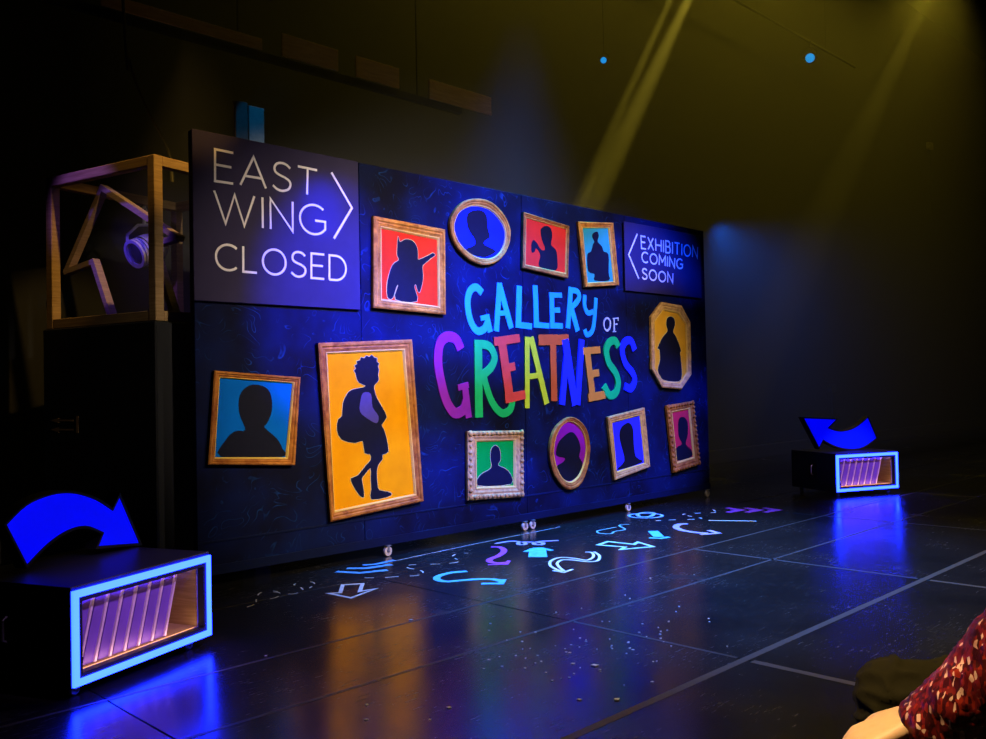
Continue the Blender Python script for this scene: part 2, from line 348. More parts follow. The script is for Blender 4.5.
# title lettering
ZD = zoom(420, 270, 230 / 986)
def word_letters():
    CY = ('cyan_letter', (0.01, 0.36, 0.8)); data = []
    def L(name, colr, strokes): data.append((name, colr, strokes))
    s = lambda pts, w_, sm=True: (smooth(pts, 5, False) if sm else pts, w_)
    L('G', CY, [s([(265, 98), (240, 74), (215, 88), (203, 130), (208, 190), (225, 238), (248, 262), (275, 252), (288, 225)], 30), s([(300, 266), (284, 192)], 28, 0), s([(258, 208), (288, 200)], 20, 0)])
    L('A', CY, [s([(340, 56), (326, 262)], 28, 0), s([(338, 58), (390, 250)], 28, 0), s([(330, 188), (372, 182)], 20, 0)])
    L('L', CY, [s([(424, 68), (420, 240)], 30, 0), s([(408, 234), (478, 242)], 24, 0)])
    L('L', CY, [s([(492, 66), (498, 240)], 28, 0), s([(486, 234), (552, 240)], 22, 0)])
    L('E', CY, [s([(562, 96), (566, 246)], 26, 0), s([(552, 108), (606, 108)], 20, 0), s([(562, 172), (598, 172)], 20, 0), s([(556, 238), (610, 240)], 22, 0)])
    L('R', CY, [s([(645, 74), (632, 250)], 26, 0), s([(640, 86), (672, 92), (680, 120), (660, 150), (640, 160)], 22), s([(645, 156), (674, 262)], 26, 0)])
    L('Y', CY, [s([(704, 106), (704, 155), (718, 184), (742, 178)], 20), s([(752, 120), (746, 210), (736, 262), (714, 278), (704, 256)], 20)])
    OFC = ('pale_serif_letter', (0.5, 0.55, 0.62))
    L('O', OFC, [([(800 + 14 * math.cos(a * math.pi / 10), 233 + 27 * math.sin(a * math.pi / 10)) for a in range(21)], 7)])
    L('F', OFC, [s([(830, 207), (830, 264)], 7, 0), s([(824, 209), (848, 206)], 5, 0), s([(847, 203), (847, 218)], 4, 0), s([(830, 234), (843, 232)], 5, 0), s([(824, 264), (838, 264)], 4, 0)])
    L('G', ('purple_letter', (0.24, 0.004, 0.25)), [s([(172, 340), (152, 298), (115, 286), (82, 318), (75, 400), (90, 490), (112, 565), (145, 612), (182, 600), (196, 560)], 42), s([(206, 634), (188, 488)], 34, 0), s([(160, 505), (205, 492)], 24, 0)])
    L('R', ('green_letter', (0.0, 0.45, 0.07)), [s([(246, 300), (250, 632)], 42, 0), s([(245, 318), (292, 326), (316, 372), (300, 420), (250, 462)], 34), s([(265, 440), (300, 555), (345, 612), (384, 598), (394, 545)], 32)])
    L('E', ('coral_letter', (0.7, 0.05, 0.025)), [s([(346, 296), (384, 566)], 46, 0), s([(314, 308), (424, 292)], 34, 0), s([(352, 426), (404, 412)], 32, 0), s([(362, 552), (448, 534)], 36, 0)])
    L('A', ('lime_letter', (0.55, 0.62, 0.012)), [s([(456, 286), (456, 592)], 27, 0), s([(472, 288), (540, 574)], 30, 0), s([(455, 458), (512, 450)], 22, 0)])
    L('T', ('brick_letter', (0.55, 0.085, 0.008)), [s([(504, 300), (634, 298)], 42, 0), s([(566, 300), (572, 562)], 36, 0)])
    L('N', ('royal_blue_letter', (0.01, 0.02, 0.75)), [s([(606, 578), (628, 330)], 32, 0), s([(618, 298), (662, 580)], 40, 0), s([(672, 578), (690, 298)], 30, 0)])
    L('E', ('ochre_letter', (0.6, 0.2, 0.01)), [s([(711, 334), (738, 556)], 36, 0), s([(694, 348), (768, 342)], 28, 0), s([(716, 448), (764, 440)], 28, 0), s([(718, 548), (790, 534)], 32, 0)])
    L('S', ('green_letter', None), [s([(846, 330), (832, 304), (808, 312), (795, 350), (806, 398), (834, 440), (846, 482), (836, 526), (808, 536), (785, 496)], 32)])
    L('S', ('royal_blue_letter', None), [s([(916, 344), (900, 304), (876, 308), (862, 345), (876, 400), (906, 440), (916, 475), (900, 508), (874, 498)], 30)])
    return data
order = 0
for nm, (mn, mc), strokes in word_letters():
    m = MB(W0); order += 1; z1 = 0.004 + 0.0006 * order
    for k, (pts, wd) in enumerate(strokes):
        wp = [on_wall(*q) for q in ZD(pts)]
        cx = sum(q[0] for q in ZD(pts)) / len(pts); cy = sum(q[1] for q in ZD(pts)) / len(pts)
        mpp = (on_wall(cx, cy - 5)[1] - on_wall(cx, cy + 5)[1]) / 10 * (230 / 986)   # metres per traced unit
        m.ribbon(wp, wd * mpp * 1.08, 0.0005, z1 + 0.0002 * k)
    o = m.build('letter', MATS[mn] if mc is None else mat(mn, mc, 0.5, 0.12, 12), wall)
    o['label'] = '%s letter %s of the painted title' % (mn.split('_letter')[0].replace('_', ' '), nm)

# ------------------------------------------------------------------ stroke font signs
def arc(cx, cy, rx, ry, a0, a1, n=22):
    return [(cx + rx * math.cos(math.radians(a0 + (a1 - a0) * i / n)), cy + ry * math.sin(math.radians(a0 + (a1 - a0) * i / n))) for i in range(n + 1)]
Sg = smooth([(.6, .86), (.48, .96), (.32, 1), (.14, .95), (.05, .8), (.08, .65), (.22, .56), (.42, .49), (.58, .39), (.62, .24), (.54, .08), (.34, 0), (.16, .03), (0, .15)], 3, False)
GL = {'E': (.58, [[(.58, 1), (0, 1), (0, 0), (.58, 0)], [(0, .52), (.52, .52)]]),
      'A': (.86, [[(0, 0), (.43, 1), (.86, 0)], [(.15, .32), (.71, .32)]]), 'S': (.64, [Sg]),
      'T': (.7, [[(0, 1), (.7, 1)], [(.35, 1), (.35, 0)]]), 'W': (1.2, [[(0, 1), (.32, 0), (.6, .95), (.88, 0), (1.2, 1)]]),
      'I': (.02, [[(.01, 1), (.01, 0)]]), 'N': (.72, [[(0, 0), (0, 1), (.72, 0), (.72, 1)]]),
      'G': (.88, [arc(.48, .5, .48, .5, 48, 322) + [(.87, .2), (.87, .47), (.52, .47)]]), 'C': (.82, [arc(.48, .5, .48, .5, 48, 312)]),
      'L': (.55, [[(0, 1), (0, 0), (.55, 0)]]), 'O': (.96, [arc(.48, .5, .48, .5, 0, 360, 28)]),
      'D': (.78, [[(0, 0), (0, 1), (.3, 1)] + arc(.3, .5, .48, .5, 80, -80, 12) + [(.3, 0), (0, 0)]]),
      'X': (.72, [[(0, 0), (.7, 1)], [(.02, 1), (.72, 0)]]), 'H': (.74, [[(0, 0), (0, 1)], [(.74, 0), (.74, 1)], [(0, .5), (.74, .5)]]),
      'B': (.62, [[(0, .52), (0, 1), (.34, 1)] + arc(.34, .76, .22, .24, 80, -80, 8) + [(0, .52)], [(0, .52), (.36, .52)] + arc(.36, .26, .26, .26, 80, -80, 8) + [(0, 0), (0, .52)]]),
      'M': (.84, [[(0, 0), (0, 1), (.42, .35), (.84, 1), (.84, 0)]])}
def sign(name, corners, words, chev, zm, label, gap=.24, sw=0.016):
    c = [on_wall(*q, t=0.03) for q in zm(corners)]
    u0, u1 = (c[0][0] + c[3][0]) / 2, (c[1][0] + c[2][0]) / 2; v1, v0 = (c[0][1] + c[1][1]) / 2, (c[2][1] + c[3][1]) / 2
    t = thing(name, stage(u0, 0.0145, v0), ANG, label, 'sign'); fn = wfn(u0, v0)
    m = MB(fn); m.box(u0, u1, v0, min(v1, WH), 0.0, 0.014, 0.003); m.build('board', mat('grey_sign_board', (0.026, 0.018, 0.055), 0.6, 0.1, 6, spec=0.15), t)
    wm = mat('off_white_sign_letter', (0.78, 0.7, 0.68), 0.5, 0.03)
    def put(strokes):
        m = MB(fn)
        for k, s_ in enumerate(strokes): m.ribbon(s_, sw, 0.0142, 0.017 + .0001 * k)
        m.build('letter', wm, t)
    for text, q in words:
        tl, tr, br, bl = [Vector(on_wall(*p, t=0.03)) for p in zm(q)]
        tot = sum(GL[ch][0] for ch in text) + gap * (len(text) - 1); x = 0
        for ch in text:
            wch, st = GL[ch]
            def mp(p): 
                a = (x + p[0]) / tot; return tuple(bl * (1 - a) * (1 - p[1]) + br * a * (1 - p[1]) + tl * (1 - a) * p[1] + tr * a * p[1])
            put([[mp(p) for p in s_] for s_ in st]); x += wch + gap
    m = MB(fn); m.ribbon([on_wall(*p, t=0.03) for p in zm(chev)], sw * 1.1, 0.0142, 0.017); m.build('chevron', wm, t)
    return t
sign('wing_sign', [(43, 60), (625, 185), (638, 705), (50, 668)],
     [('EAST', [(123, 138), (482, 212), (480, 302), (123, 250)]), ('WING', [(120, 283), (512, 340), (512, 442), (122, 395)]), ('CLOSED', [(126, 470), (584, 517), (584, 602), (126, 560)])],
     [(533, 220), (605, 345), (542, 452)], zoom(180, 110, 200 / 704), 'large grey sign reading EAST WING CLOSED with arrow chevron pointing right')
sign('exhibition_sign', [(558, 100), (940, 180), (945, 490), (575, 440)],
     [('EXHIBITION', [(645, 177), (925, 232), (923, 285), (648, 238)]), ('COMING', [(650, 255), (852, 294), (850, 340), (650, 305)]), ('SOON', [(652, 337), (803, 362), (802, 410), (652, 388)])],
     [(627, 168), (585, 270), (635, 388)], zoom(510, 200, 200 / 986), 'grey sign reading EXHIBITION COMING SOON with chevron pointing left', .3, 0.016)

# ------------------------------------------------------------------ framed portraits
PROFILE = [(0, 0.0), (0, .026), (.12, .034), (.3, .034), (.42, .024), (.55, .027), (.7, .02), (.80, .017), (.80, 0.0)]
LINER = mat('pale_gilt_liner', (0.75, 0.45, 0.08), 0.6, 0.1, spec=0.12)
HALO = mat('pale_outline_print', (0.6, 0.48, 0.16), 0.6, 0.05, spec=0.05)
NAVY = mat('navy_figure_paint', (0.006, 0.006, 0.014), 0.6, spec=0.1)
def portrait(zm, outer, inner, figure, frame_mat, canvas_col, label, round_=False, ornate=False, extra=None, fig_mat=None, figsmooth=3, halo=0):
    if round_: outer, inner = smooth(outer, 5), smooth(inner, 5)
    O = [Vector(on_wall(*q, t=.02)) for q in zm(outer)]; I = [Vector(on_wall(*q, t=.012)) for q in zm(inner)]
    c = sum(O, Vector((0, 0))) / len(O); v0 = min(p.y for p in O)
    t = thing('framed_portrait', stage(c.x, 0.0125, v0), ANG, label, 'framed picture', 'framed portraits on the display wall'); fn = wfn(c.x, v0)
    m = MB(fn)
    m.loops([[(*(o.lerp(i, a)), h) for o, i in zip(O, I)] for a, h in PROFILE]); fr = m.build('frame', frame_mat, t)
    m = MB(fn); m.loops([[(*(o.lerp(i, a)), h) for o, i in zip(O, I)] for a, h in ((.803, 0.0), (.803, .021), (.88, .021), (1.0, .009), (1.0, 0.0))]); m.build('liner', LINER, t)
    ic = sum(I, Vector((0, 0))) / len(I)
    cv = [tuple(ic + (p - ic) * 1.015) for p in I]
    m = MB(fn); m.prism(cv, 0.001, 0.006); m.build('canvas', mat('canvas_%d' % len(MATS), canvas_col, 0.7, 0.14, 5, spec=0.05), t)
    P = [on_wall(*q, t=.02) for q in zm(smooth(figure, figsmooth))]
    m = MB(fn); m.prism(P, 0.0062, 0.0085); m.build('figure', fig_mat or NAVY, t)
    if halo: m = MB(fn); m.ribbon(P, halo, 0.0061, 0.0075, True); m.build('outline', HALO, t)
    if extra:
        nm, pts, col = extra
        m = MB(fn); m.prism([on_wall(*q, t=.02) for q in zm(smooth(pts, 3))], 0.0087, 0.0095); m.build(nm, mat(nm + '_print', col, 0.55), t)
    if ornate:                                   # carved beads along the moulding
        m = MB(fn); k = len(O)
        for e in range(k):
            a = O[e].lerp(I[e], .22); b2 = O[(e + 1) % k].lerp(I[(e + 1) % k], .22); n_ = max(4, int((b2 - a).length / .05))
            for j in range(n_):
                p = a.lerp(b2, j / n_); r = .021 if j else .032
                s2 = bmesh.new(); bmesh.ops.create_icosphere(s2, subdivisions=1, radius=1)
                m.merge(s2, Matrix.Translation((p.x, p.y, .033)) @ Matrix.Diagonal((r * (1.2 if j % 2 else .8), r, .014, 1)))
        m.build('carving', frame_mat, fr, shade=True)
    return t
ZB = zoom(360, 180, 180 / 887); ZE = zoom(460, 180, 160 / 986); ZO = zoom(640, 290, 80 / 537); ZF = zoom(190, 330, 240 / 887); ZG = zoom(440, 390, 280 / 986)
portrait(ZB, [(60, 178), (412, 245), (416, 664), (60, 630)], [(102, 240), (376, 295), (380, 622), (104, 586)],
         [(188, 280), (197, 305), (225, 292), (260, 300), (282, 335), (285, 375), (290, 392), (340, 370), (358, 360), (370, 370), (355, 382), (315, 415), (308, 430), (310, 490), (295, 550), (285, 545), (275, 515), (268, 530), (280, 598), (175, 588), (188, 520), (178, 530), (160, 583), (135, 575), (135, 500), (160, 420), (190, 395), (183, 370), (183, 340)],
         GOLD, (0.72, 0.03, 0.006), 'gold framed red portrait of a helmeted figure pointing right', halo=.008)
portrait(ZB, [(437, 220), (455, 160), (500, 110), (560, 93), (630, 105), (690, 155), (725, 215), (735, 270), (720, 340), (680, 395), (620, 420), (560, 408), (500, 365), (455, 300)],
         [(460, 225), (480, 170), (520, 140), (570, 132), (630, 148), (680, 195), (707, 250), (705, 310), (680, 360), (640, 385), (590, 385), (535, 360), (490, 315), (465, 265)],
         [(530, 170), (560, 150), (600, 150), (625, 180), (630, 240), (640, 280), (615, 300), (615, 320), (670, 350), (620, 380), (560, 370), (515, 345), (565, 320), (565, 290), (545, 260), (528, 220)],
         GOLD, (0.01, 0.02, 0.6), 'round gold framed portrait on bright blue in the top row', True)
portrait(ZE, [(383, 198), (662, 285), (655, 608), (378, 543)], [(402, 236), (648, 304), (643, 574), (396, 520)],
         [(500, 300), (530, 283), (560, 300), (568, 350), (560, 400), (590, 430), (600, 490), (590, 556), (490, 535), (495, 470), (485, 440), (466, 420), (462, 440), (442, 445), (440, 390), (455, 370), (475, 390), (500, 430), (525, 425), (505, 370), (498, 330)],
         BRONZE, (0.7, 0.03, 0.012), 'square red portrait of a figure raising one hand, upper right of the round picture')
portrait(ZE, [(718, 258), (935, 265), (972, 650), (762, 662)], [(750, 298), (908, 298), (940, 625), (778, 632)],
         [(820, 330), (845, 318), (855, 345), (848, 380), (875, 410), (885, 440), (915, 460), (915, 570), (918, 618), (830, 618), (830, 580), (790, 560), (785, 460), (808, 440), (820, 395), (828, 380), (815, 350)],
         GOLD, (0.03, 0.3, 0.24), 'tall gold framed teal portrait of a seated figure beside the exhibition sign')
portrait(ZO, [(138, 82), (270, 105), (328, 215), (335, 570), (270, 665), (140, 655), (70, 530), (65, 180)], [(150, 138), (250, 158), (300, 235), (308, 552), (262, 622), (152, 612), (95, 525), (92, 215)],
         [(205, 178), (230, 195), (235, 235), (222, 280), (245, 320), (275, 405), (268, 420), (275, 480), (280, 560), (262, 612), (155, 602), (120, 540), (135, 470), (130, 400), (118, 390), (150, 320), (185, 275), (175, 235), (182, 190)],
         SILVER, (0.7, 0.32, 0.015), 'octagonal pale framed portrait of a robed figure on ochre', halo=.01)
portrait(ZF, [(85, 150), (403, 175), (383, 500), (62, 498)], [(108, 178), (375, 197), (350, 470), (90, 470)],
         [(240, 202), (280, 212), (300, 245), (302, 300), (285, 345), (275, 360), (320, 400), (342, 440), (342, 468), (115, 468), (130, 410), (165, 375), (205, 370), (190, 330), (180, 290), (185, 240), (210, 210)],
         BRONZE, (0.0, 0.12, 0.5), 'lower left framed head and shoulders portrait on blue')
portrait(ZF, [(468, 48), (815, 35), (858, 632), (515, 708)], [(505, 90), (782, 78), (825, 605), (532, 666)],
         [(612, 160), (606, 150), (614, 142), (608, 132), (618, 126), (616, 115), (628, 112), (632, 101), (644, 104), (652, 95), (662, 100), (672, 92), (680, 101), (691, 105), (690, 117), (699, 124), (694, 134), (698, 146), (695, 165), (697, 185), (685, 200), (680, 215), (690, 250), (710, 285), (727, 322), (708, 350), (715, 365), (725, 395), (733, 450), (710, 460), (712, 475), (695, 500), (690, 530), (693, 570), (700, 592), (730, 597), (745, 605), (730, 617), (670, 626), (670, 590), (668, 545), (667, 510), (645, 535), (635, 550), (640, 580), (643, 618), (625, 610), (600, 570), (595, 548), (620, 538), (650, 500), (668, 480), (665, 458), (645, 455), (638, 410), (610, 418), (560, 405), (543, 370), (548, 330), (562, 318), (565, 270), (585, 230), (610, 218), (640, 212), (648, 205), (625, 195), (615, 175)],
         BRONZE, (1.0, 0.31, 0.0008), 'largest tilted picture, orange, with a schoolchild carrying a backpack', figsmooth=2, halo=.008,
         extra=('sleeve', [(640, 232), (668, 236), (674, 285), (696, 318), (690, 344), (660, 330), (628, 302), (630, 260)], (0.06, 0.035, 0.16)))
portrait(ZG, [(92, 145), (288, 142), (290, 375), (93, 388)], [(126, 183), (256, 179), (256, 336), (128, 340)],
         [(195, 195), (210, 210), (213, 245), (205, 265), (240, 285), (250, 330), (134, 336), (142, 300), (180, 275), (178, 240), (180, 210)],
         SILVER, (0.0, 0.32, 0.02), 'ornate carved frame around a bald figure on green', ornate=True, halo=.01)
portrait(ZG, [(450, 95), (490, 110), (515, 150), (523, 210), (515, 270), (495, 325), (460, 350), (430, 340), (400, 300), (383, 240), (385, 180), (405, 130)],
         [(452, 112), (485, 130), (505, 165), (510, 215), (500, 265), (480, 305), (455, 322), (430, 310), (410, 275), (398, 225), (402, 180), (420, 135)],
         [(410, 230), (415, 190), (440, 160), (465, 148), (485, 170), (495, 205), (490, 235), (502, 260), (488, 300), (455, 320), (428, 305), (412, 270), (432, 255), (440, 240)],
         BRONZE, (0.26, 0.01, 0.2), 'oval framed portrait with full hair on purple in the bottom row', True)
portrait(ZG, [(585, 95), (715, 62), (735, 270), (610, 318)], [(603, 116), (700, 91), (717, 256), (619, 286)],
         [(640, 130), (665, 115), (680, 140), (682, 190), (690, 235), (712, 254), (624, 282), (650, 250), (640, 200), (632, 160)],
         SILVER, (0.03, 0.03, 0.75), 'tilted gold framed portrait of a long-haired head on royal blue')
portrait(ZG, [(793, 55), (888, 38), (912, 262), (818, 292)], [(815, 80), (872, 68), (888, 235), (832, 252)],
         [(840, 105), (858, 95), (872, 115), (872, 160), (865, 190), (884, 210), (886, 234), (834, 249), (832, 205), (852, 190), (840, 160)],
         BRONZE, (0.55, 0.02, 0.04), 'small ornate framed portrait on pink at the lower right end', ornate=True)

# ------------------------------------------------------------------ painted marks on the stage floor
H1 = zoom(320, 500, 160 / 985); H2 = zoom(470, 500, 160 / 986); H4 = zoom(610, 480, 180 / 986); H0 = zoom(200, 500, 160 / 985); HF = zoom(0, 0, 1)
def floor_mark(label, col, strokes, name='floor_arrow', cat='floor marking'):
    allp = [on_floor(*q) for zm, pts, *_ in strokes for q in zm(pts)]
    c = sum(allp, Vector()) / len(allp); fn = lambda x, y, z: (x - c.x, y - c.y, z)
    key = 'floor_paint_%02d%02d%02d' % tuple(int(x * 99) for x in col); mm = mat(key, [x * .75 for x in col], 0.7, 0.3, 18, spec=0.15)
    G = 'painted arrows and lines on the stage floor'
    if any('d' in k[3:] for k in strokes):               # a dashed trail: every dash is a part
        t = thing(name, (c.x, c.y, 0), 0, label, cat, G)
        for zm, pts, wd, *opt in strokes:
            P = [Vector(on_floor(*q).xy) for q in zm(smooth(pts, 6, False))]; run = 0; cur = []
            def flush():
                if len(cur) > 1: m = MB(fn); m.ribbon(cur, wd, 0.0013, 0.0019); m.build('dash', mm, t)
                cur.clear()
            for a, b_ in zip(P, P[1:]):
                n_ = max(1, int((b_ - a).length / .02))
                for j in range(n_):
                    run += (b_ - a).length / n_
                    if run % .16 < .095: cur.append(tuple(a.lerp(b_, j / n_)))
                    else: flush()
            flush()
        return t
    m = MB(fn)
    for k, (zm, pts, wd, *opt) in enumerate(strokes):
        closed = 'c' in opt
        P = [tuple(on_floor(*q).xy) for q in zm(smooth(pts, 6, closed) if 's' in opt else pts)]
        m.ribbon(P, wd, 0.0013, 0.0019 + .00008 * k, closed)
    return tag(m.build(name, mm, None, (c.x, c.y, 0.0)), label, cat, G)
BLU = (0.12, 0.42, 0.9); CYA = (0.12, 0.6, 0.85); WHI = (0.75, 0.78, 0.8); VIO = (0.5, 0.4, 0.85); PUR = (0.45, 0.08, 0.55)
floor_mark('three stacked blue chevron stripes painted on floor by the wall', BLU, [(H1, [(100, 442), (245, 450), (415, 432)], .055), (H1, [(165, 422), (285, 421), (440, 398)], .055), (H1, [(262, 402), (345, 396), (458, 372)], .04)], 'floor_chevrons')
floor_mark('white outlined block arrow painted on floor pointing to the viewer', WHI, [(H1, [(140, 524), (125, 572), (55, 576), (190, 604), (342, 548), (245, 564), (262, 516)], .026, 'c')])
floor_mark('dashed white winding trail painted left of centre', WHI, [(H1, [(275, 480), (400, 478), (500, 470), (600, 465), (635, 445), (600, 430), (540, 418), (545, 402), (650, 397), (740, 395), (840, 385), (850, 370), (815, 350), (850, 330), (920, 328)], .009, 's', 'd')], 'floor_trail')
floor_mark('thin looping white trail painted nearest the left crate', WHI, [(H0, [(290, 660), (340, 640), (350, 600), (380, 570), (480, 570), (490, 590), (430, 610), (360, 605)], .008, 's', 'd'), (H0, [(450, 560), (560, 580), (630, 560), (620, 540), (580, 520), (680, 505), (705, 520), (670, 545)], .008, 's', 'd')], 'floor_trail')
floor_mark('bright cyan swooping arrow painted on floor pointing right', CYA, [(H1, [(905, 440), (800, 450), (730, 470), (722, 490), (775, 503), (860, 497), (985, 488), (1070, 490), (1120, 503)], .05, 's'), (H2, [(205, 490), (190, 516), (70, 517)], .045)])
floor_mark('magenta S-shaped arrow painted on floor', PUR, [(H2, [(130, 290), (185, 292), (210, 315), (175, 345), (125, 365), (125, 382), (170, 390), (225, 386)], .05, 's'), (H2, [(240, 375), (225, 396), (110, 400)], .03)])
floor_mark('lilac curly line painted close to the wall foot', VIO, [(H2, [(155, 270), (250, 255), (330, 262), (340, 274), (300, 274), (310, 260), (400, 262), (450, 265), (440, 276), (395, 273), (420, 258), (545, 250)], .035, 's')], 'floor_squiggle')
floor_mark('solid cyan arrow with twin shafts pointing at the wall', CYA, [(H2, [(405, 300), (400, 352)], .10), (H2, [(432, 300), (440, 352)], .09), (H2, [(340, 320), (400, 298), (440, 297), (505, 312)], .04)])
floor_mark('white double-line S arrow painted on floor', WHI, [(H2, [(710, 322), (750, 325), (760, 350), (720, 372), (640, 360), (560, 355), (500, 375), (495, 405), (535, 430), (575, 440)], .022, 's'), (H2, [(765, 320), (798, 345), (785, 375), (720, 381), (640, 372), (570, 370), (538, 390), (550, 415), (582, 440)], .022, 's'), (H2, [(510, 435), (580, 447), (632, 428)], .022)])
floor_mark('pale aqua outlined wide arrow painted on floor', (0.45, 0.8, 0.75), [(HF, [(598, 545), (608, 541.7), (634, 544.5), (638, 542.3), (653, 546.8), (621, 549.6), (625, 547.2)], .035, 'c')])
floor_mark('thin teal dotted squiggle by the wall foot', (0.25, 0.55, 0.6), [(H2, [(980, 150), (920, 158), (955, 182), (890, 195), (870, 208), (800, 206), (785, 192), (840, 180), (900, 168)], .018, 's')], 'floor_squiggle')
floor_mark('pale blue scribbled cloud painted on floor under the oval picture', (0.4, 0.6, 0.9), [(H4, [(195 + 92 * math.cos(a), 196 + 13 * math.sin(a)) for a in [k * .3 for k in range(21)]], .03, 'c'), (H4, [(150, 190), (190, 178), (240, 182), (220, 200), (170, 202)], .04, 's', 'c')], 'floor_cloud')
floor_mark('small solid cyan arrow painted on floor pointing outward', CYA, [(H4, [(235, 280), (268, 312)], .09), (H4, [(215, 317), (275, 321), (325, 313)], .045)])
floor_mark('lilac curved arrow painted on floor sweeping right', VIO, [(H4, [(425, 240), (378, 244), (362, 260), (400, 277), (470, 288), (535, 292)], .06, 's'), (H4, [(540, 276), (595, 292), (495, 299)], .045)])
for k, lab in enumerate(('leftmost of three purple chevron darts on floor', 'middle of three purple chevron darts on floor', 'rightmost of three purple chevron darts on floor')):
    dx = 101 * k
    floor_mark(lab, PUR, [(H4, [(640 + dx, 153), (722 + dx, 165), (645 + dx, 178)], .07), (H4, [(660 + dx, 166), (715 + dx, 165)], .05)], 'floor_dart')
floor_mark('straight pale line painted under the purple darts', WHI, [(H4, [(540, 222), (800, 226)], .03)], 'floor_line')
floor_mark('dotted pale path painted left of the purple darts', WHI, [(H4, [(250, 224), (360, 218), (450, 216), (500, 210), (400, 190), (480, 182), (575, 178), (560, 160)], .015, 's', 'd')], 'floor_trail')
floor_mark('thin pale tape line running along the wall foot', WHI, [(HF, [(395, 561), (480, 543), (560, 527)], .006)], 'floor_line')

# paper scraps scattered over the vinyl
SCRAP = mat('paper_scrap', (0.85, 0.82, 0.8), 0.6, 0.1)
m = MB(); m.prism([(-.008, -.004), (.004, -.006), (.009, .003), (-.002, .006)], 0.0, 0.002)
bmesh.ops.recalc_face_normals(m.bm, faces=m.bm.faces[:]); sme = bpy.data.meshes.new('paper_scrap'); m.bm.to_mesh(sme); sme.materials.append(SCRAP)
pts = [(595, 666, 2), (617, 700, 1.6), (573, 664, 1.2), (579, 700, 1.2), (367, 705, 1), (449, 708, 1.2), (366, 720, 1), (430, 720, .8), (266, 656, .8), (411, 620, 1.2), (484, 669, .8)]
for k in range(58):
    a = random.random(); pts.append((500 + 190 * a + random.gauss(0, 22), 655 - 18 * a + random.gauss(0, 16), random.uniform(.45, .9)))
for k in range(16): pts.append((random.uniform(600, 720), random.uniform(560, 700), random.uniform(.5, .9)))
for x, y, s_ in pts:
    p = on_floor(x, y); o = link('paper_scrap', sme, None, (p.x, p.y, 0.0015)); o.rotation_euler = (0, 0, random.uniform(0, 6.3)); o.scale = (s_ * 1.1,) * 3
    tag(o, 'tiny pale paper scrap lying on the black stage floor', 'paper scrap', 'paper scraps scattered on the stage floor')

